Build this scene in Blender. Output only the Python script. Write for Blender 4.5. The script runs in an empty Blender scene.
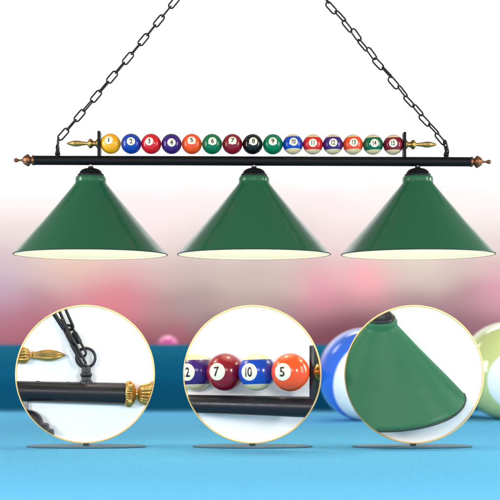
import bpy, bmesh, math, random
from mathutils import Vector, Matrix
random.seed(4)
scene = bpy.context.scene
COL = scene.collection
R = math.radians
# ------------------------------------------------------------------ camera
DL = 3.54            # distance from the camera to the hanging lamp
F = 1180.0           # focal length in pixels of a 500 px wide picture
H = 0.336            # camera height over the cloth
S = DL / F           # metres per pixel at the lamp
cd = bpy.data.cameras.new('camera')
cam = bpy.data.objects.new('camera', cd); COL.objects.link(cam)
cam.location = (0, -DL, H); cam.rotation_euler = (R(90), 0, 0)
cd.sensor_width = 36; cd.lens = F / 500 * 36; cd.shift_y = 0.17
cd.clip_start = 0.05; cd.clip_end = 100
cd.dof.use_dof = True; cd.dof.focus_distance = DL - 0.03
cd.dof.aperture_fstop = cd.lens / 1000 / 0.038
scene.camera = cam
# ------------------------------------------------------------------ world, lamps, exposure
w = bpy.data.worlds.new('World'); scene.world = w; w.use_nodes = True
bg = w.node_tree.nodes['Background']
bg.inputs[0].default_value = (1.0, 0.965, 0.93, 1); bg.inputs[1].default_value = 0.34
def area(name, loc, aim, sx, sy, power, color=(1, 1, 1), spread=180):
    d = bpy.data.lights.new(name, 'AREA'); d.shape = 'RECTANGLE'; d.size = sx; d.size_y = sy
    d.energy = power; d.color = color; d.spread = R(spread)
    o = bpy.data.objects.new(name, d); COL.objects.link(o); o.location = loc
    o.rotation_euler = (Vector(aim) - Vector(loc)).to_track_quat('-Z', 'Y').to_euler()
    return o
area('softbox_left', (-2.3, -3.0, 0.95), (0, 0, 0.4), 0.5, 0.8, 46, (1.0, 0.97, 0.95))
area('softbox_right', (2.3, -3.0, 0.95), (0, 0, 0.4), 0.5, 0.8, 46, (1.0, 0.97, 0.95))
area('strip_left', (-2.7, -0.5, 0.9), (0, 0, 0.6), 0.7, 1.5, 40)
area('strip_right', (2.7, 0.55, 0.95), (0, 0, 0.6), 0.4, 1.3, 34)
area('softbox_far_right', (2.7, -0.9, 0.9), (0, 0, 0.6), 0.6, 1.5, 26)
area('front_fill', (0, -4.8, 1.5), (0, 0, 0.3), 2.6, 1.2, 62, (1.0, 0.97, 0.95))  # fill light added out of view to whiten the round boards
area('overhead', (0, -1.8, 1.7), (0, -1.6, 0), 3.4, 0.6, 9, spread=80)
area('rear_overhead_fill', (0, 2.95, 2.35), (0, 1.95, 0.25), 5.0, 0.25, 10, spread=50)  # added above the frame to lighten the top of the cushion
area('backdrop_fill_left', (-3.2, 3.2, 3.6), (-1.0, 6, 1.3), 1.5, 1.5, 98, spread=140)  # this pair is added to bring the backdrop up to white
area('backdrop_fill_right', (3.2, 3.2, 3.6), (1.0, 6, 1.3), 1.5, 1.5, 98, spread=140)
vs = scene.view_settings
vs.view_transform = 'Standard'; vs.look = 'None'; vs.exposure = 0.0; vs.gamma = 1.0
vs.use_curve_mapping = False
scene.cycles.max_bounces = 8

# ------------------------------------------------------------------ helpers
def lin(r, g, b):
    f = lambda c: (c / 255 / 12.92) if c / 255 <= 0.04045 else ((c / 255 + 0.055) / 1.055) ** 2.4
    return (f(r), f(g), f(b), 1)
def mat(name, col, rough=0.4, metal=0.0, coat=0.0, spec=0.5, bump=None, vary=None):
    m = bpy.data.materials.new(name); m.use_nodes = True
    nt = m.node_tree; b = nt.nodes['Principled BSDF']
    b.inputs['Base Color'].default_value = col; b.inputs['Roughness'].default_value = rough
    b.inputs['Metallic'].default_value = metal; b.inputs['Coat Weight'].default_value = coat
    b.inputs['Coat Roughness'].default_value = 0.03
    b.inputs['Specular IOR Level'].default_value = spec
    tc = nt.nodes.new('ShaderNodeTexCoord')
    if bump:
        n = nt.nodes.new('ShaderNodeTexNoise'); n.inputs['Scale'].default_value = bump[0]; n.inputs['Detail'].default_value = 6
        nt.links.new(tc.outputs['Object'], n.inputs['Vector'])
        bp = nt.nodes.new('ShaderNodeBump'); bp.inputs['Strength'].default_value = bump[1]; bp.inputs['Distance'].default_value = bump[2]
        nt.links.new(n.outputs['Fac'], bp.inputs['Height']); nt.links.new(bp.outputs['Normal'], b.inputs['Normal'])
    if vary:
        n = nt.nodes.new('ShaderNodeTexNoise'); n.inputs['Scale'].default_value = vary[0]; n.inputs['Detail'].default_value = 8
        nt.links.new(tc.outputs['Object'], n.inputs['Vector'])
        mx = nt.nodes.new('ShaderNodeMix'); mx.data_type = 'RGBA'
        mr = nt.nodes.new('ShaderNodeMapRange'); mr.inputs['From Min'].default_value = 0.3; mr.inputs['From Max'].default_value = 0.7
        nt.links.new(n.outputs['Fac'], mr.inputs['Value']); nt.links.new(mr.outputs['Result'], mx.inputs['Factor'])
        mx.inputs['A'].default_value = tuple(c * (1 - vary[1]) for c in col[:3]) + (1,)
        mx.inputs['B'].default_value = tuple(min(1, c * (1 + vary[1])) for c in col[:3]) + (1,)
        nt.links.new(mx.outputs['Result'], b.inputs['Base Color'])
    return m
def P(px, py, y=0.0):
    "picture coordinates at the distance of the lamp plane, turned into metres"
    return Vector(((px - 250) * S, y, H + (335 - py) * S))
def W(px, py, y):
    "a place y metres behind the lamp that is seen at px, py"
    k = (DL + y) / F
    return Vector(((px - 250) * k, y, H + (335 - py) * k))
def link(name, me, m, parent=None, loc=(0, 0, 0), smooth=40):
    o = bpy.data.objects.new(name, me); COL.objects.link(o)
    if m is not None:
        for q in (m if isinstance(m, (list, tuple)) else [m]): me.materials.append(q)
    for p in me.polygons: p.use_smooth = True
    if smooth is not None and smooth < 180:
        try: me.set_sharp_from_angle(angle=R(smooth))
        except Exception: pass
    if parent: o.parent = parent
    o.location = loc
    return o
def to_mesh(bm, name='m'):
    bmesh.ops.recalc_face_normals(bm, faces=bm.faces[:])
    me = bpy.data.meshes.new(name); bm.to_mesh(me); bm.free(); return me
def tag(o, label=None, cat=None, group=None, kind=None):
    if label: o['label'] = label
    if cat: o['category'] = cat
    if group: o['group'] = group
    if kind: o['kind'] = kind
    return o
def empty(name, loc, label, cat, group=None):
    o = bpy.data.objects.new(name, None); COL.objects.link(o); o.location = loc
    o.empty_display_size = 0.05
    return tag(o, label, cat, group)
def lathe(bm, prof, M=Matrix(), n=48, flute=None, closed=False):
    """prof: (axial, radius); axis = +Z of M. flute = (count, depth, a0, a1)"""
    rings = []
    for a, r in prof:
        if r < 1e-6:
            rings.append([bm.verts.new(M @ Vector((0, 0, a)))]); continue
        ring = []
        for i in range(n):
            t = 2 * math.pi * i / n; rr = r
            if flute and flute[2] <= a <= flute[3]:
                rr = r * (1 - flute[1] * (0.5 + 0.5 * math.cos(flute[0] * t)) ** 1.5)
            ring.append(bm.verts.new(M @ Vector((rr * math.cos(t), rr * math.sin(t), a))))
        rings.append(ring)
    pairs = list(zip(rings[:-1], rings[1:]))
    if closed: pairs.append((rings[-1], rings[0]))
    for A, B in pairs:
        for i in range(n):
            j = (i + 1) % n
            if len(A) == 1 and len(B) == 1: break
            if len(A) == 1: bm.faces.new((A[0], B[i], B[j]))
            elif len(B) == 1: bm.faces.new((A[i], A[j], B[0]))
            else: bm.faces.new((A[i], A[j], B[j], B[i]))
    return bm
def capped(prof):
    p = list(prof)
    if p[0][1] > 1e-6: p = [(p[0][0], 0)] + p
    if p[-1][1] > 1e-6: p = p + [(p[-1][0], 0)]
    return p
def tube(bm, pts, r, n=12, closed=False):
    pts = [Vector(p) for p in pts]; N = len(pts); rings = []; up = None
    for i, p in enumerate(pts):
        if closed: d = (pts[(i + 1) % N] - pts[i - 1]).normalized()
        else: d = (pts[min(i + 1, N - 1)] - pts[max(i - 1, 0)]).normalized()
        if up is None: up = Vector((0, 1, 0)) if abs(d.y) < 0.9 else Vector((1, 0, 0))
        u = (up - d * up.dot(d)).normalized(); v = d.cross(u); up = u
        rings.append([bm.verts.new(p + (u * math.cos(2 * math.pi * k / n) + v * math.sin(2 * math.pi * k / n)) * r) for k in range(n)])
    rng = range(N) if closed else range(N - 1)
    for i in rng:
        A, B = rings[i], rings[(i + 1) % N]
        for k in range(n):
            l = (k + 1) % n; bm.faces.new((A[k], A[l], B[l], B[k]))
    if not closed: bm.faces.new(rings[0]); bm.faces.new(rings[-1])
    return bm
def box(bm, c, s, M=Matrix(), bev=0.0):
    g = bmesh.ops.create_cube(bm, size=1, matrix=M @ Matrix.Translation(c) @ Matrix.Diagonal((s[0], s[1], s[2], 1)))
    if bev:
        es = list({e for v in g['verts'] for e in v.link_edges})
        bmesh.ops.bevel(bm, geom=es, offset=bev, segments=2, affect='EDGES', profile=0.6)
    return bm
def axis(o, d):
    "matrix that puts +Z along d, origin at o"
    return Matrix.Translation(o) @ Vector(d).to_track_quat('Z', 'Y').to_matrix().to_4x4()
def link_path(L, Wd, r, n=9):
    a = Wd / 2 - r; h = L / 2 - Wd / 2; out = []
    for i in range(n + 1):
        t = math.pi * i / n; out.append(Vector((h + a * math.sin(t), 0, a * math.cos(t))))
    for i in range(n + 1):
        t = math.pi * i / n; out.append(Vector((-h - a * math.sin(t), 0, -a * math.cos(t))))
    return out      # long axis X, flat in XZ

# ------------------------------------------------------------------ materials
M_black = mat('black_metal', (0.005, 0.005, 0.006, 1), 0.42, coat=0.0, spec=0.16, bump=(900, 0.08, 0.0004))
M_dark = mat('charcoal_metal', (0.016, 0.016, 0.020, 1), 0.32, 0.25, spec=0.45, bump=(700, 0.08, 0.0004))
M_chain = mat('chain_metal', (0.008, 0.008, 0.009, 1), 0.32, 0.1, spec=0.4)
M_steel = mat('grey_steel', (0.22, 0.22, 0.23, 1), 0.3, 0.9)
M_copper = mat('antique_copper', lin(128, 84, 58), 0.36, 0.8, vary=(160, 0.35))
M_brass = mat('brass', lin(192, 150, 84), 0.27, 0.9, vary=(300, 0.10))
M_green = mat('green_enamel', lin(17, 88, 56), 0.34, coat=0.5, spec=0.35, bump=(260, 0.03, 0.0006))
M_green2 = mat('bright_green_enamel', lin(20, 98, 62), 0.5, coat=0.2, spec=0.3, bump=(260, 0.03, 0.0006))
M_lining = mat('cream_lining', lin(255, 238, 206), 0.5)
for _m, _r in ((M_green2, 0.3), (M_green, 0.12)): _m.node_tree.nodes['Principled BSDF'].inputs['Coat Roughness'].default_value = _r
for _m in (M_green, M_green2, M_black, M_dark):
    _t = _m.node_tree; _b = _t.nodes['Principled BSDF']; _r0 = _b.inputs['Roughness'].default_value
    _n = _t.nodes.new('ShaderNodeTexNoise'); _n.inputs['Scale'].default_value = 14; _n.inputs['Detail'].default_value = 9; _n.inputs['Roughness'].default_value = 0.7
    _c = _t.nodes.new('ShaderNodeTexCoord'); _t.links.new(_c.outputs['Object'], _n.inputs['Vector'])
    _q = _t.nodes.new('ShaderNodeMapRange'); _q.inputs['From Min'].default_value = 0.3; _q.inputs['From Max'].default_value = 0.7
    _q.inputs['To Min'].default_value = _r0 - 0.08; _q.inputs['To Max'].default_value = _r0 + 0.12
    _t.links.new(_n.outputs['Fac'], _q.inputs['Value']); _t.links.new(_q.outputs['Result'], _b.inputs['Roughness'])
M_rimdark = mat('dark_green_edge', lin(18, 44, 36), 0.35)
M_cream = mat('cream_resin', lin(230, 206, 160), 0.2, coat=0.45)
M_spot = mat('spot_resin', lin(238, 229, 204), 0.2, coat=0.6)
M_ink = mat('black_ink', (0.008, 0.008, 0.008, 1), 0.3)
M_panel = mat('white_board', (0.93, 0.93, 0.93, 1), 0.7, spec=0.1)
M_gold = mat('gold_rim', lin(250, 212, 142), 0.4, 0.1)
M_shadow = mat('drop_shadow_tone', lin(60, 104, 120), 0.4)  # dark tone of the drop shadows under the boards, shared by the foot
M_wood = mat('dark_wood', lin(70, 40, 36), 0.4, vary=(6, 0.3))
BALLC = {1: (247, 172, 24), 2: (14, 62, 160), 3: (214, 26, 34), 4: (58, 28, 110), 5: (244, 82, 30), 6: (0, 112, 70),
         7: (134, 14, 34), 8: (14, 13, 14), 9: (0, 116, 72), 10: (12, 66, 170), 11: (212, 34, 30), 12: (58, 28, 108),
         13: (234, 74, 32), 14: (0, 98, 62), 15: (122, 16, 36)}
M_ball = {k: mat('resin_%d' % k, lin(*c), 0.2, coat=0.45, spec=0.35) for k, c in BALLC.items()}

# ------------------------------------------------------------------ the setting
def cloth_mat(name, col):
    m = mat(name, col, 0.95, spec=0.02, bump=(420, 0.6, 0.002), vary=(150, 0.2))
    b = m.node_tree.nodes['Principled BSDF']; b.inputs['Sheen Weight'].default_value = 0.0
    return m
M_cloth = cloth_mat('blue_cloth', lin(98, 180, 220))
M_cush = cloth_mat('shaded_blue_cloth', lin(16, 92, 122))  # same blue cloth as the table, its shade put into the colour
YC = 1.74
bm = bmesh.new()
vs4 = [bm.verts.new(p) for p in ((-5, -3.5, 0), (5, -3.5, 0), (5, YC + 1.1, 0), (-5, YC + 1.1, 0))]
bm.faces.new(vs4)
tag(link('table_surface', to_mesh(bm), M_cloth), kind='structure')

# far cushion: rounded cloth nose and a wooden rail behind it
zt = W(0, 345, YC)[2]
rail = empty('cushion_rail', (0, YC, 0), 'blue cloth cushion coloured as in shade along the far edge of the blue billiard table', 'table cushion')
bm = bmesh.new()
prof = [(0.02, 0.0), (0.0, zt * 0.25), (-0.04, zt * 0.42), (-0.05, zt * 0.55), (-0.045, zt * 0.66), (-0.025, zt * 0.77), (0.01, zt * 0.86), (0.06, zt * 0.93), (0.12, zt * 0.98), (0.18, zt), (0.26, zt), (0.26, 0.0)]
A = [bm.verts.new((-5, y, z)) for y, z in prof]; B = [bm.verts.new((5, y, z)) for y, z in prof]
for i in range(len(prof)):
    j = (i + 1) % len(prof); bm.faces.new((A[i], A[j], B[j], B[i]))
bm.faces.new(A); bm.faces.new(B)
link('cushion', to_mesh(bm), M_cush, rail, smooth=70)
zr = W(0, 356, 2.3)[2]
bm = bmesh.new(); box(bm, (0, 0.26 + 0.2 + 0.003, zr / 2), (10, 0.4, zr), bev=0.015)
link('wooden_rail', to_mesh(bm), M_wood, rail)

# backdrop with out-of-focus shapes and a fade to white painted in
YB = 6.0; KB = (DL + YB) / F
m = bpy.data.materials.new('soft_colour_backdrop'); m.use_nodes = True
nt = m.node_tree; b = nt.nodes['Principled BSDF']; b.inputs['Roughness'].default_value = 0.9
b.inputs['Specular IOR Level'].default_value = 0.05
N = nt.nodes.new; L = nt.links.new
def math_node(op, a, b_, c=None):
    n = N('ShaderNodeMath'); n.operation = op
    for i, v in enumerate((a, b_, c)):
        if v is None: continue
        if isinstance(v, (int, float)): n.inputs[i].default_value = v
        else: L(v, n.inputs[i])
    return n.outputs[0]
tc = N('ShaderNodeTexCoord'); sp = N('ShaderNodeSeparateXYZ'); L(tc.outputs['Object'], sp.inputs[0])
px = math_node('MULTIPLY_ADD', sp.outputs['X'], 1 / KB, 250)
py = math_node('MULTIPLY_ADD', sp.outputs['Z'], -1 / KB, 335 + H / KB)
ns = N('ShaderNodeTexNoise'); ns.inputs['Scale'].default_value = 1.6; ns.inputs['Detail'].default_value = 1.0
L(tc.outputs['Object'], ns.inputs['Vector'])
wob = math_node('MULTIPLY_ADD', ns.outputs['Fac'], 50, -25)
pyw = math_node('ADD', py, wob)
cr = N('ShaderNodeValToRGB'); L(math_node('MULTIPLY_ADD', pyw, 1 / 300.0, -1 / 3.0), cr.inputs[0])   # 100..400
els = [(100, (255, 255, 255)), (135, (250, 249, 248)), (165, (240, 236, 235)), (200, (228, 218, 217)), (240, (216, 203, 200)), (275, (202, 182, 178)), (305, (172, 143, 147)), (332, (140, 104, 112)), (352, (106, 74, 86))]
ramp = cr.color_ramp
while len(ramp.elements) < len(els): ramp.elements.new(0.5)
for e, (y_, c) in zip(ramp.elements, els):
    e.position = (y_ - 100) / 300; e.color = tuple(v * 0.93 for v in lin(*c)[:3]) + (1,)
ramp.interpolation = 'EASE'
cur = cr.outputs[0]
blobs = [(20, 325, 90, 46, (184, 106, 126), .8), (0, 280, 50, 50, (200, 178, 200), .6), (112, 305, 60, 52, (226, 128, 142), .75),
         (110, 350, 70, 34, (158, 74, 90), .7), (75, 262, 50, 24, (224, 190, 170), .6), (190, 315, 40, 50, (168, 150, 150), .7), (178, 345, 24, 34, (196, 90, 116), .6),
         (250, 290, 60, 40, (196, 178, 168), .6), (322, 292, 34, 44, (232, 146, 172), .65), (367, 280, 34, 34, (250, 164, 176), .75),
         (340, 342, 80, 40, (122, 68, 84), .9), (215, 344, 60, 26, (128, 78, 92), .7), (415, 262, 50, 30, (214, 200, 184), .6), (440, 330, 60, 36, (150, 106, 122), .7),
         (505, 292, 44, 40, (230, 160, 184), .65), (430, 225, 60, 30, (226, 220, 212), .5), (150, 215, 50, 40, (240, 214, 218), .5), (335, 215, 30, 60, (232, 212, 214), .5)]
for bx_, by_, rx, ry, c, st in blobs:
    dx = math_node('MULTIPLY', math_node('SUBTRACT', px, bx_), 1 / rx); dy = math_node('MULTIPLY', math_node('SUBTRACT', py, by_), 1 / ry)
    d2 = math_node('ADD', math_node('MULTIPLY', dx, dx), math_node('MULTIPLY', dy, dy))
    g = math_node('MULTIPLY', math_node('POWER', 2.71828, math_node('MULTIPLY', d2, -1.8)), st)
    mx = N('ShaderNodeMix'); mx.data_type = 'RGBA'; L(g, mx.inputs['Factor']); L(cur, mx.inputs['A'])
    mx.inputs['B'].default_value = tuple(v * 0.93 for v in lin(*c)[:3]) + (1,)
    cur = mx.outputs['Result']
L(cur, b.inputs['Base Color'])
bm = bmesh.new(); box(bm, (0, YB + 0.05, 2.2), (16, 0.1, 7))
tag(link('backdrop', to_mesh(bm), m), kind='structure')

# ------------------------------------------------------------------ billiard balls
def ball_mesh(Rb, band=0.6, n=64):
    bm = bmesh.new(); ring = []
    lats = [math.asin(band) * k / 10 for k in range(-10, 11)]
    top = [math.asin(band) + (math.pi / 2 - math.asin(band)) * k / 12 for k in range(1, 13)]
    lats = [-t for t in reversed(top)] + lats + top
    lathe(bm, [(Rb * math.sin(t), Rb * math.cos(t) if abs(abs(t) - math.pi / 2) > 1e-6 else 0) for t in lats], n=n)
    return bm
def on_sphere(v, Rb, k):
    x, z = v.x, v.z
    return Vector((x * k, -math.sqrt(max(0, Rb * Rb - x * x - z * z)) * k, z * k))
def spot_bm(Rb, a):
    bm = bmesh.new(); prof = [(0, 0)] + [(0, a * i / 8) for i in range(1, 9)]
    lathe(bm, prof, Matrix.Rotation(R(90), 4, 'X'), 40)
    for v in bm.verts: v.co = on_sphere(v.co, Rb, 1.006)
    return bm
def number_bm(txt, size, Rb, squeeze=0.85):
    cu = bpy.data.curves.new('t', 'FONT'); cu.body = txt; cu.size = size; cu.align_x = 'CENTER'; cu.align_y = 'CENTER'
    cu.offset = size * 0.022; cu.resolution_u = 6; cu.space_character = 0.88
    o = bpy.data.objects.new('t', cu); COL.objects.link(o)
    dg = bpy.context.evaluated_depsgraph_get(); dg.update()
    me = bpy.data.meshes.new_from_object(o.evaluated_get(dg)); bpy.data.objects.remove(o); bpy.data.curves.remove(cu)
    bm = bmesh.new(); bm.from_mesh(me); bpy.data.meshes.remove(me)
    xs = [v.co.x for v in bm.verts]; ys = [v.co.y for v in bm.verts]
    cx, cy = (min(xs) + max(xs)) / 2, (min(ys) + max(ys)) / 2
    for v in bm.verts: v.co = Vector(((v.co.x - cx) * squeeze, 0, v.co.y - cy))
    bmesh.ops.subdivide_edges(bm, edges=[e for e in bm.edges if e.calc_length() > size * 0.15], cuts=2, use_grid_fill=True)
    bmesh.ops.triangulate(bm, faces=bm.faces[:])
    for v in bm.verts: v.co = on_sphere(v.co, Rb, 1.013)
    return bm
def orient(d, roll=0.0):
    d = d.normalized(); up = Vector((0, 0, 1)); x = d.cross(up) * -1; x = (up.cross(d) * -1)
    x = Vector((-d.y, d.x, 0)).normalized()      # -Y maps to d, so +X maps to this
    z = x.cross(-d)
    return Matrix((x, -d, z)).transposed().to_4x4() @ Matrix.Rotation(roll, 4, 'Y')
def paint(me, k, Rb, band):
    me.materials.append(M_ball[k]); me.materials.append(M_cream)
    if k >= 10:
        for p in me.polygons: p.material_index = 1 if abs(p.center.z) > Rb * band - 1e-5 else 0
CNAME = {1: 'yellow', 2: 'blue', 3: 'red', 4: 'purple', 5: 'orange', 6: 'green', 7: 'maroon', 8: 'black', 9: 'green', 10: 'blue', 11: 'red', 12: 'purple', 13: 'orange', 14: 'green', 15: 'maroon'}
XS = [110.7, 131.2, 151.2, 171.5, 191.8, 212.1, 232.4, 252.6, 272.9, 292.9, 312.9, 332.9, 352.9, 373.0, 393.2]
OFF = [(-.2, .36), (-.03, .26), (-.2, .26), (0, .15), (-.02, .38), (.04, .3), (.02, .37), (.08, .3), (0, .3), (.08, .27), (0, .17), (.04, .2), (.1, .23), (.16, .16), (0, .16)]
Rb = 10.15 * S
yb = lambda x: 160.3 + (x - 35) * 1.5 / 435          # the tube's centre line
base_me = {}
for i in range(15):
    k = i + 1; c = P(XS[i], yb(XS[i]) - 16.9 + 0.0)
    ox, oz = OFF[i]; v = (cam.location - c).normalized(); rt = Vector((1, 0, 0)); up = rt.cross(-v) * -1
    up = Vector((0, 0, 1)) - v * v.z; up.normalize()
    d = rt * ox + up * oz + v * math.sqrt(1 - ox * ox - oz * oz)
    me = to_mesh(ball_mesh(Rb, 0.6)); paint(me, k, Rb, 0.6)
    o = link('billiard_ball', me, None, loc=c, smooth=None)
    o.rotation_euler = orient(d, random.uniform(-.06, .06)).to_euler()
    kind = CNAME[k] + (' striped' if k >= 10 else ' solid')
    nb = 'beside the left bracket' if k == 1 else 'beside the right bracket' if k == 15 else 'between balls %d and %d' % (k - 1, k + 1)
    tag(o, '%s ball numbered %d on the lamp tube, %s' % (kind, k, nb), 'billiard ball', 'billiard balls in a row on the lamp tube')
    s = link('number_spot', to_mesh(spot_bm(Rb, Rb * 0.40)), M_spot, o, smooth=None)
    link('number', to_mesh(number_bm(str(k), Rb * 0.62, Rb, 0.78 if k > 9 else 1.0)), M_ink, s, smooth=None)

# ------------------------------------------------------------------ hanging lamp
lamp = empty('pendant_lamp', P(252.5, 160.8), 'long black billiard lamp with three green cone shades hanging from two chains', 'pendant lamp')
LO = lamp.location.copy()
def lp(name, bm, m, parent=lamp, smooth=40):
    bmesh.ops.translate(bm, verts=bm.verts[:], vec=-LO)
    return link(name, to_mesh(bm), m, parent, smooth=smooth)
XL, XR = 34.5, 470.5
aL, aR = P(XL, yb(XL)), P(XR, yb(XR)); ax = (aR - aL).normalized(); TL = (aR - aL).length
bm = lathe(bmesh.new(), capped([(0, 4.2 * S), (0.5 * S, 4.7 * S), (TL - 0.5 * S, 4.7 * S), (TL, 4.2 * S)]), axis(aL, ax), 64)
lp('tube', bm, M_black)
FIN = [(-0.5, 3.6), (0, 4.9), (1.0, 5.3), (2.0, 4.9), (2.6, 3.9), (3.4, 3.4), (4.2, 3.9), (5.2, 5.4), (6.2, 6.2), (7.0, 6.3), (7.8, 5.6), (9.5, 4.7), (11, 3.6), (11.8, 2.0), (12.6, 1.3), (14.5, 1.0), (16.0, 1.1), (16.8, 1.8), (18.2, 2.2), (19.6, 1.9), (20.6, 1.0), (21.0, 0)]
for o_, d_ in ((aL, -ax), (aR, ax)):
    bm = lathe(bmesh.new(), capped([(a * S, r * S) for a, r in FIN]), axis(o_, d_), 48, flute=(12, 0.10, 4.5 * S, 11 * S))
    lp('end_finial', bm, M_copper, smooth=60)
SPI = [(0, 4.6), (1.2, 4.7), (1.9, 3.2), (3.2, 2.6), (4.6, 2.7), (5.6, 3.6), (6.2, 4.6), (7.5, 5.0), (8.8, 4.5), (9.6, 3.0), (10.6, 1.9), (12.0, 1.5), (13.0, 1.9), (14, 2.0), (16, 2.2), (19, 2.9), (22, 3.1), (25, 2.8), (28, 1.9), (30.5, 0.9), (32, 0)]
for x_, sgn in ((98.0, -1), (405.6, 1)):
    c = P(x_, yb(x_) - 17.0)
    bm = lathe(bmesh.new(), capped([(a * S, r * S) for a, r in SPI]), axis(c, (sgn, 0, 0)), 48, flute=(10, 0.13, 14 * S, 30 * S))
    lp('spindle', bm, M_brass, smooth=60)
for x_ in (99.4, 404.2):
    yy = yb(x_); bm = box(bmesh.new(), P(x_, yy - 16.0), (2.6 * S, 13 * S, 25.5 * S), bev=0.4 * S)
    lp('bracket', bm, M_black)
for x_ in (57.6, 446.2):
    yy = yb(x_)
    Mx = axis(P(x_, yy - 4), (0, 0, 1))
    bm = lathe(bmesh.new(), capped([(a * S, r * S) for a, r in [(-1, 3.2), (0.4, 3.2), (1, 2.5), (2, 2.3), (2.4, 2.9), (3.4, 2.9), (3.8, 2.2), (5.4, 2.2), (5.8, 1.5)]]), Mx, 24)
    lp('chain_post', bm, M_black)
    cc = P(x_, yy - 12.3); bm = bmesh.new()
    tube(bm, [cc + Vector((math.sin(t) * 0.9, math.sin(t) * 2.4, math.cos(t) * 3.2)) * S for t in [2 * math.pi * i / 24 for i in range(24)]], 0.75 * S, 10, True)
    lp('loop', bm, M_black)

def shade_profile():
    # (height above the rim, radius) in picture units, outside then inside
    out = [(0, 76.4), (0.5, 76.6)]
    for i in range(1, 21):
        t = i / 20; out.append((0.5 + 70.2 * t, 76.4 - 60.4 * t - 0.9 * math.sin(math.pi * t)))
    out += [(72.0, 15.4), (73.4, 15.2), (76.0, 15.2), (77.4, 14.8), (78.2, 13.9), (78.4, 12.6)]
    return out
SP = shade_profile()
def shade(cx, i):
    c = P(cx, 254.6)
    bm = lathe(bmesh.new(), [(a * S, r * S) for a, r in SP], axis(c, (0, 0, 1)), 128)
    sh = lp('lamp_shade', bm, M_green, smooth=50)
    inn = [(a * S, (r - 0.8) * S) for a, r in SP[:22]] + [(69.5 * S, 0)]
    inn = [(a + (0.0 if j < 2 else -0.4 * S), r) for j, (a, r) in enumerate(inn)]
    bm = lathe(bmesh.new(), inn, axis(c, (0, 0, 1)), 128)
    lp('inner_lining', bm, M_lining, sh, smooth=60)
    bm = bmesh.new(); tube(bm, [c + Vector((math.cos(t) * 76.3, math.sin(t) * 76.3, 0.1)) * S for t in [2 * math.pi * k / 160 for k in range(160)]], 0.5 * S, 8, True)
    lp('rim', bm, M_rimdark, sh)
    bm = lathe(bmesh.new(), capped([(a * S, r * S) for a, r in [(77.6, 13.0), (79.6, 13.2), (80.4, 12.6), (80.8, 11.6), (82.6, 11.0), (84.4, 9.4), (85.6, 7.0), (86.4, 4.0), (86.6, 2.7), (88.0, 2.7)]]), axis(c, (0, 0, 1)), 64)
    lp('cap', bm, M_black, sh)
    bm = lathe(bmesh.new(), capped([(87.5 * S, 1.9 * S), (91.5 * S, 1.9 * S)]), axis(c, (0, 0, 1)), 24)
    lp('stem', bm, M_steel, sh)
    bm = lathe(bmesh.new(), capped([(a * S, r * S) for a, r in [(66, 5), (60, 5), (54, 8), (48, 11), (42, 11.5), (36, 9), (33, 5), (32, 0)]]), axis(c, (0, 0, 1)), 32)
    lp('light_bulb', bm, M_bulb, sh)
    ld = bpy.data.lights.new('bulb_light', 'POINT'); ld.energy = 1.6; ld.color = (1.0, 0.88, 0.78); ld.shadow_soft_size = 11 * S
    lo = bpy.data.objects.new('bulb_light', ld); COL.objects.link(lo); lo.location = c + Vector((0, 0, 22 * S))
M_bulb = bpy.data.materials.new('lit_bulb'); M_bulb.use_nodes = True
_b = M_bulb.node_tree.nodes['Principled BSDF']; _b.inputs['Base Color'].default_value = (0.9, 0.88, 0.8, 1)
_b.inputs['Emission Color'].default_value = (1, 0.93, 0.8, 1); _b.inputs['Emission Strength'].default_value = 3.0
for i, cx in enumerate((90.8, 254.0, 417.7)): shade(cx, i)

# chains: single links along the line, each a part
def chain(centres, twists, dirs, label, L_=15.6, Wd=7.3, wr=0.86):
    root = empty('hanging_chain', P(*centres[-1]), label, 'chain', 'chains holding up the lamp')
    bm = tube(bmesh.new(), [v * S for v in link_path(L_, Wd, wr)], wr * S, 10, True)
    me = to_mesh(bm)
    me.materials.append(M_chain)
    for p in me.polygons: p.use_smooth = True
    for (x, y), tw, d in zip(centres, twists, dirs):
        o = bpy.data.objects.new('link', me); COL.objects.link(o); o.parent = root
        o.location = P(x, y) - root.location
        q = math.atan2(-d[1], d[0])
        o.rotation_euler = (Matrix.Rotation(-q, 4, 'Y') @ Matrix.Rotation(tw, 4, 'X')).to_euler()
face = [(189.6, -16.4), (174, 2.4), (158.9, 20.9), (143.5, 39.6), (128, 58.4), (112, 77.2), (96, 96.4), (79.6, 115.6), (63.3, 134.2)]
cs, tw, ds = [], [], []
for i, (x, y) in enumerate(face):
    d = (face[min(i + 1, 8)][0] - face[max(i - 1, 0)][0], face[min(i + 1, 8)][1] - face[max(i - 1, 0)][1])
    cs.append((x, y)); tw.append(R(random.uniform(-14, 14))); ds.append(d)
    if i < 8:
        x2, y2 = face[i + 1]; cs.append(((x + x2) / 2, (y + y2) / 2)); ds.append(d); tw.append(R(58 + 3.5 * (6 - i)) if i < 7 else R(66))
cs.append((57.9, 144.6)); ds.append((-0.06, 1)); tw.append(R(70))
chain(cs, tw, ds, 'thin black link chain rising from the left end of the lamp tube, links straight')
pts = [(317, -12), (329, 4), (345, 22.5), (360, 41), (376, 60), (391.5, 79), (403.5, 93.5), (416, 109), (431.5, 127.5), (444.0, 142.5)]
def along(s):
    acc = 0
    for a, b_ in zip(pts[:-1], pts[1:]):
        l = math.dist(a, b_)
        if acc + l >= s: t = (s - acc) / l; return (a[0] + (b_[0] - a[0]) * t, a[1] + (b_[1] - a[1]) * t), (b_[0] - a[0], b_[1] - a[1])
        acc += l
    return pts[-1], (b_[0] - a[0], b_[1] - a[1])
cs, tw, ds = [], [], []; s = 0; k = 0; total = sum(math.dist(a, b_) for a, b_ in zip(pts[:-1], pts[1:]))
n = round(total / 12.35); tws = [20, 110, 35, 135, 60, 160, 70, 150, 40, 120, 25, 130, 62, 140, 48, 128, 60]
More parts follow.
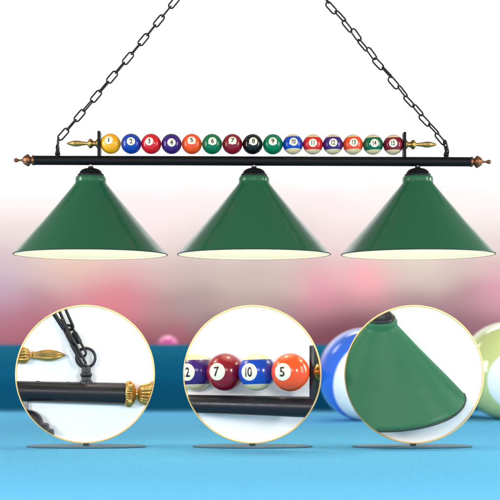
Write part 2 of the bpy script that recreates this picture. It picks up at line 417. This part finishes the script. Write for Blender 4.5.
for k in range(n + 1):
    c, d = along(k * total / n * 0.975); side = 1.0 if k % 2 else -1.0; l = math.hypot(*d)
    cs.append((c[0] + side * d[1] / l * 0.8, c[1] - side * d[0] / l * 0.8)); ds.append((d[0] + random.uniform(-.12, .12) * l, d[1])); tw.append(R(tws[k % 17]))
cs.append((446.0, 147.0)); ds.append((0.25, 1)); tw.append(R(72))
chain(cs, tw, ds, 'thin black link chain rising from the right end of the lamp tube, links twisted')

# ------------------------------------------------------------------ large balls on the cloth
def big_ball(px_, ztop, zbot, yy, k, d, band, label, body=None, spot=True):
    kk = (DL + yy) / F; rad = (zbot - ztop) / 2 * kk * 0.995
    c = W(px_, 0, yy); c.z = rad
    me = to_mesh(ball_mesh(rad, band, 96)); me.materials.append(body); me.materials.append(M_cream2)
    if band < 0.95:
        for p in me.polygons: p.material_index = 1 if p.center.z > rad * band + 1e-5 else 0
    o = link('billiard_ball', me, None, loc=c, smooth=None); o.rotation_euler = Vector(d).to_track_quat('Z', 'Y').to_euler()
    tag(o, label, 'billiard ball')
    return o
M_cream2 = mat('white_resin', lin(250, 250, 248), 0.12, coat=0.8)
M_blue2 = mat('royal_blue_resin', lin(48, 112, 232), 0.14, coat=0.8)
M_lime = mat('lime_resin', lin(206, 216, 140), 0.14, coat=0.8)
M_pink = mat('pink_resin', lin(214, 96, 160), 0.2, coat=0.5)
M_viol = mat('violet_resin', lin(70, 70, 160), 0.15, coat=0.8)
YBL = 1.10
big_ball(364, 326, 419, YBL, 'stripe_white', (0.40, -1, -0.30), 0.40,
         'big blurred blue and white ball on the blue cloth between two round boards', M_blue2)
big_ball(508, 323, 421, YBL + 0.06, 'stripe_white', (0.02, -1, -0.20), 0.80,
         'big blurred lime and white ball on the cloth at the right edge', M_lime)
big_ball(452, 350, 417, YBL + 0.3, 'x', (1, 0.2, 0), 0.97,
         'dark violet ball half hidden behind the lime ball and the rightmost board', M_viol)
c = W(168, 346, 2.2); rp = 10.5 * (DL + 2.2) / F
me = to_mesh(ball_mesh(rp, .6)); o = link('billiard_ball', me, M_pink, loc=(c.x, c.y, zr + rp - 0.001), smooth=None)
tag(o, 'small blurred pink ball peeking over the far cushion', 'billiard ball')

# ------------------------------------------------------------------ round display boards
CUT_R = 67.6
def cutter(rc):
    bm = bmesh.new()
    # axis +Z -> local -Y (towards the viewer); slightly narrower towards the front
    lathe(bm, capped([(-2.0, rc), (0, rc), (90, rc * 0.925)]), Matrix.Rotation(R(90), 4, 'X'), 160)
    o = bpy.data.objects.new('cut', to_mesh(bm)); COL.objects.link(o); return o
def cut(bm, rc=CUT_R):
    me = to_mesh(bm); o = bpy.data.objects.new('tmp', me); COL.objects.link(o); c = cutter(rc)
    md = o.modifiers.new('b', 'BOOLEAN'); md.operation = 'INTERSECT'; md.solver = 'EXACT'; md.object = c
    dg = bpy.context.evaluated_depsgraph_get(); dg.update()
    res = bpy.data.meshes.new_from_object(o.evaluated_get(dg))
    bpy.data.objects.remove(o); bpy.data.objects.remove(c)
    out = bmesh.new(); out.from_mesh(res); bpy.data.meshes.remove(res); return out
def cut_surface(bm, rc=CUT_R):
    for i in range(90):
        t = 2 * math.pi * i / 90; nrm = Vector((math.cos(t), 0, math.sin(t)))
        bmesh.ops.bisect_plane(bm, geom=bm.verts[:] + bm.edges[:] + bm.faces[:], plane_co=nrm * rc, plane_no=nrm, clear_outer=True)
    return bm
class Board:
    def __init__(s, cx, cy, label, base_x):
        s.cx, s.cy = cx, cy; c = P(cx, cy)
        v = (cam.location - c)
        rz = math.atan2(v.x, -v.y); rx = math.atan2(v.z, math.hypot(v.x, v.y))
        s.M = Matrix.Translation(c) @ Matrix.Rotation(rz, 4, 'Z') @ Matrix.Rotation(-rx, 4, 'X') @ Matrix.Scale(S, 4)
        s.root = empty('display_board', (P(base_x, 0).x, 0.0, 0.0), label, 'display board', 'round white display boards on the blue cloth')
        bm = bmesh.new(); lathe(bm, capped([(-5, 68), (-0.3, 68), (0, 67.7)]), s.M @ Matrix.Rotation(R(90), 4, 'X'), 160)
        s.part('panel', bm, M_panel)
        bm = bmesh.new(); pts = [s.M @ Vector((68.4 * math.cos(t), -0.6, 68.4 * math.sin(t))) for t in [2 * math.pi * k / 200 for k in range(200)]]
        tube(bm, pts, 0.85 * S, 10, True); s.part('rim', bm, M_gold)
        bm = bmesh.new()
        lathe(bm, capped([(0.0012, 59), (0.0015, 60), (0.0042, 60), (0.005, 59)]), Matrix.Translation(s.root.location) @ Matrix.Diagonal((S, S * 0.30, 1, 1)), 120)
        s.part('shadow_plate', bm, M_shadow)  # thin oval added in place of the board's drop shadow
        zc = (s.M @ Vector((0, 2.5, -66))).z
        bm = bmesh.new(); box(bm, (c.x, 0.012, 0.0045 + (zc - 0.0045) / 2), (0.018, 0.006, zc - 0.0045))
        s.part('foot', bm, M_shadow)
    def part(s, name, bm, m, smooth=40):
        bmesh.ops.translate(bm, verts=bm.verts[:], vec=-s.root.location)
        return link(name, to_mesh(bm), m, s.root, smooth=smooth)
    def L(s, px_, py_, dep=0.0):
        "picture point to board coordinates; dep = how far it stands out"
        k = 1 - dep * S / DL
        return Vector(((px_ - s.cx) * k, -dep, (s.cy - py_) * k))
    def thing(s, name, loc, label, cat, group=None):
        return empty(name, s.M @ loc, label, cat, group)
    def add(s, name, bm, m, parent, smooth=40):
        bmesh.ops.transform(bm, matrix=Matrix.Translation(-parent.location) @ s.M, verts=bm.verts[:])
        return link(name, to_mesh(bm), m, parent, smooth=smooth)

# --- board 1: end of the metal tube, chain, finial
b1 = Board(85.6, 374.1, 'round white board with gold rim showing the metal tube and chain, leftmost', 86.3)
t1 = b1.thing('lamp_tube', b1.L(70, 392), 'enlarged black tube end with brass finial and ring on the leftmost board', 'lamp tube')
dp = 4
a0, a1 = b1.L(12, 390.5, dp), b1.L(124.6, 394.2, dp)
ln = (a1 - a0).length
bm = cut(lathe(bmesh.new(), capped([(0, 10.0), (ln - 0.6, 11.0), (ln, 10.5)]), axis(a0, a1 - a0), 96))
b1.add('tube', bm, M_dark, t1)
d1 = (a1 - a0).normalized()
bm = cut(lathe(bmesh.new(), capped([(0, 9), (0.5, 10.8), (1.6, 12.0), (3.0, 12.9), (4.6, 13.2), (6.2, 13.0), (7.6, 12.2), (8.4, 10.8), (8.9, 9.6), (9.6, 9.8), (10.4, 8.8), (11.0, 6.4), (11.6, 4.9), (12.4, 4.7)]), axis(a1 - d1 * 0.4, d1), 120, flute=(30, 0.09, 2.0, 9)))
b1.add('collar', bm, M_brass, t1, 50)
bm = cut(lathe(bmesh.new(), capped([(11.0, 4.6), (12.6, 4.6), (13.2, 5.6), (14.0, 7.4), (15.4, 9.0), (18, 10.2), (21, 10.9), (24, 11.8), (26, 13.0), (27.2, 13.6), (28, 13.4), (32, 13.0)]), axis(a1, d1), 120, flute=(18, 0.13, 13.8, 26.5)))
b1.add('end_finial', bm, M_brass, t1, 50)
pc = b1.L(86.2, 382.5, dp)
bm = lathe(bmesh.new(), capped([(-2, 6.6), (1.2, 6.4), (2.0, 5.0), (5.2, 4.6), (6.2, 5.6), (7.6, 6.1), (9.2, 5.7), (9.9, 4.6), (15.5, 4.5), (17.0, 4.0), (17.4, 2.5)]), axis(pc, (0, 0, 1)), 48)
b1.add('chain_post', bm, M_dark, t1)
rc = b1.L(85.8, 357.8, dp)
bm = bmesh.new(); tube(bm, [rc + Vector((math.cos(t) * 9.3, math.sin(t * 1) * 0.0 - math.cos(t) * 1.5, math.sin(t) * 9.6)) for t in [2 * math.pi * k / 64 for k in range(64)]], 1.45, 14, True)
b1.add('ring', bm, M_dark, t1)
for x_, y_ in ((38.5, 381.9), (68.5, 382.9)):
    bm = lathe(bmesh.new(), capped([(-2, 3.2), (0.2, 3.0), (1.0, 2.2), (1.3, 0.8)]), axis(b1.L(x_, y_, dp), (0, 0, 1)), 24)
    b1.add('screw', bm, M_dark, t1)
# shade cap under the tube
sc = b1.L(27.2, 402, dp)
bm = cut(lathe(bmesh.new(), capped([(2, 2.0), (-8, 2.0)]), axis(sc, (0, 0, 1)), 24)); b1.add('stem', bm, M_steel, t1)
bm = cut(lathe(bmesh.new(), capped([(-7.0, 3.0), (-7.6, 6), (-9, 9.5), (-12, 13.5), (-16, 15.8), (-20, 16.6), (-20.4, 20.5), (-21.5, 22.4), (-25.5, 22.6), (-26.0, 25), (-27, 27.2), (-34, 27.6)]), axis(sc, (0, 0, 1)), 96))
b1.add('cap', bm, M_dark, t1)
# spindle
sp1 = b1.thing('brass_spindle', b1.L(40, 355), 'enlarged pointed brass spindle at the left rim of the leftmost board', 'spindle')
s0 = b1.L(17, 355.2, 4)
bm = cut(lathe(bmesh.new(), capped([(0, 7.4), (5.5, 8.4), (9.5, 8.2), (12.0, 6.4), (13.6, 3.6), (14.6, 2.6), (16.0, 2.6), (16.8, 3.9), (18.0, 4.1), (18.8, 3.2), (21, 3.9), (25, 5.0), (30, 5.7), (35, 5.6), (40, 4.5), (44.5, 2.6), (48, 0.9), (49.2, 0)]), axis(s0, (1, 0, 0)), 96, flute=(14, 0.13, 0, 47)))
b1.add('spindle', bm, M_brass, sp1, 50)
# chain
ch = b1.thing('link_chain', b1.L(80, 350), 'enlarged black chain with oval links coming down to the ring on the leftmost board', 'chain')
def seg_link(p0, p1, width, r, tw, dep0, dep1):
    A_, B_ = b1.L(p0[0], p0[1], dep0), b1.L(p1[0], p1[1], dep1); d = B_ - A_; l = d.length
    X = d.normalized(); Y = Vector((0, 1, 0)); Y = (Y - X * Y.dot(X)).normalized(); Z = X.cross(Y)
    Mx = Matrix((X, Y, Z)).transposed().to_4x4(); Mx.translation = (A_ + B_) / 2
    Mx = Mx @ Matrix.Rotation(tw, 4, 'X'); bm = bmesh.new()
    tube(bm, [Mx @ v for v in link_path(l, width, r)], r, 12, True); return bm
b1.add('link', seg_link((60.5, 319), (74.5, 346.5), 7.6, 1.5, R(50), 9, 11), M_chain, ch)
b1.add('link', seg_link((71.5, 341), (85.5, 366.5), 7.6, 1.5, R(-38), 11, 12), M_chain, ch)
b1.add('link', seg_link((66.0, 324.5), (84.5, 357.5), 10.5, 1.25, R(12), 4, 6), M_chain, ch)
bm = cut(seg_link((56.5, 296), (71.8, 331), 9.6, 1.5, R(16), 9, 5)); b1.add('link', bm, M_chain, ch)
bm = cut(seg_link((46, 301), (65.5, 331), 6.0, 1.5, R(62), 13, 9)); b1.add('link', bm, M_chain, ch)
q0, q1 = b1.L(73.6, 331.8, 7), b1.L(80.4, 344.0, 7)
bm = lathe(bmesh.new(), capped([(0, 1.6), (0.6, 2.6), (2, 3.0), (11, 3.0), (12.6, 2.6), (13.2, 1.6)]), axis(q0, q1 - q0), 8)
b1.add('screw_sleeve', bm, M_chain, ch)

# --- board 2: billiard balls on the tube
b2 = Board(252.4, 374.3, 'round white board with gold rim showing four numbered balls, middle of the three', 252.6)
data = [(12, 195.8, 372.2, 18.9, 2, (-.46, .0)), (7, 225.2, 372.0, 19.0, 20, (-.44, .02)), (10, 257.2, 372.0, 19.0, 37, (-.46, .0)), (5, 290.4, 372.2, 19.2, 54, (-.46, .02))]
for k, x_, y_, r_, dep, (ox, oz) in data:
    rr = r_ * (1 - dep * S / DL); c = b2.L(x_, y_, dep)
    om = orient(Vector((ox, -math.sqrt(1 - ox * ox - oz * oz), oz)), R(-2))
    T = Matrix.Translation(c) @ om
    loc = c.copy(); loc.x = max(loc.x, -60)
    bm = ball_mesh(rr, 0.64); 
    bmesh.ops.transform(bm, matrix=T, verts=bm.verts[:])
    bm = cut(bm, 67.6)
    kind = CNAME[k] + (' striped' if k >= 10 else ' solid')
    inv = T.inverted(); 
    idx = [1 if (k >= 10 and abs((inv @ f.calc_center_median()).z) > rr * 0.64 - 1e-4) else 0 for f in bm.faces]
    bmesh.ops.transform(bm, matrix=Matrix.Translation(-loc), verts=bm.verts[:])
    bmesh.ops.transform(bm, matrix=b2.M.to_3x3().to_4x4(), verts=bm.verts[:])
    me = bpy.data.meshes.new('m')
    for f, q in zip(bm.faces, idx): f.material_index = q
    bm.normal_update(); bm.to_mesh(me); bm.free(); me.materials.append(M_ball[k]); me.materials.append(M_cream)
    o = link('billiard_ball', me, None, loc=b2.M @ loc, smooth=50)
    tag(o, 'enlarged %s ball numbered %d on the middle round board' % (kind, k), 'billiard ball', 'enlarged balls on the middle round board')
    def child(name, bm, m, par):
        bmesh.ops.transform(bm, matrix=T, verts=bm.verts[:]); cut_surface(bm, 67.4)
        bmesh.ops.transform(bm, matrix=b2.M.to_3x3().to_4x4() @ Matrix.Translation(-loc), verts=bm.verts[:])
        return link(name, to_mesh(bm), m, par, smooth=None)
    s_ = child('number_spot', spot_bm(rr, rr * 0.45), M_spot, o)
    child('number', number_bm(str(k), rr * 0.68, rr, 0.78 if k > 9 else 0.95), M_ink, s_)
t2 = b2.thing('lamp_tube', b2.L(252, 405, 20), 'enlarged black tube and bracket under the four balls on the middle board', 'lamp tube')
a0, a1 = b2.L(180, 403.4, 6), b2.L(330, 407.6, 52); ln = (a1 - a0).length
bm = cut(lathe(bmesh.new(), capped([(0, 8.8), (ln, 10.3)]), axis(a0, a1 - a0), 96)); b2.add('tube', bm, M_dark, t2)
bm = bmesh.new(); c = b2.L(318.2, 372.8, 40)
box(bm, (0, 0, 0), (5.0, 30, 52.0), Matrix.Translation(c) @ Matrix.Rotation(R(-28), 4, 'Z'), bev=0.4)
bm = cut(bm); b2.add('bracket', bm, M_dark, t2)
c = b2.L(316.6, 371.8, 47)
bm = cut(lathe(bmesh.new(), capped([(-1, 4.5), (0.5, 7.8), (2.0, 8.0), (3.0, 6), (3.6, 5.2), (5.0, 7.2), (8, 8.2), (12, 8.2)]), axis(c, (0.88, -0.47, 0)), 64)); b2.add('knob', bm, M_brass, t2, 50)

# --- board 3: the lamp shade
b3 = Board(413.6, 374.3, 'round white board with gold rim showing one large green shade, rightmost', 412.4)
t3 = b3.thing('cone_shade', b3.L(390, 380), 'enlarged green cone shade with black cap filling the rightmost board', 'lamp shade')
kk = 83.0 / 76.5; tilt = R(22)
MS = Matrix.Translation(b3.L(381.0, 398.5, 5)) @ Matrix.Diagonal((1, 0.42, 1, 1)) @ Matrix.Rotation(tilt, 4, 'X') @ Matrix.Scale(kk, 4)
solid = [(0, 0)] + [(a, r) for a, r in SP] + [(78.4, 0)]
bm = cut(lathe(bmesh.new(), solid, MS, 160)); b3.add('shade_body', bm, M_green2, t3, 45)
bm = bmesh.new(); tube(bm, [Vector((math.cos(t) * 76.6, math.sin(t) * 76.6, -0.2)) for t in [2 * math.pi * k / 160 for k in range(160)]], 1.15, 8, True)
bmesh.ops.transform(bm, matrix=MS, verts=bm.verts[:]); bm = cut(bm); b3.add('rim', bm, M_rimdark, t3)
bm = cut(lathe(bmesh.new(), capped([(77.8, 13.2), (80.0, 13.4), (81.0, 12.6), (81.6, 11), (84, 9.8), (87, 7), (90, 3)]), MS, 64)); b3.add('cap', bm, M_dark, t3)
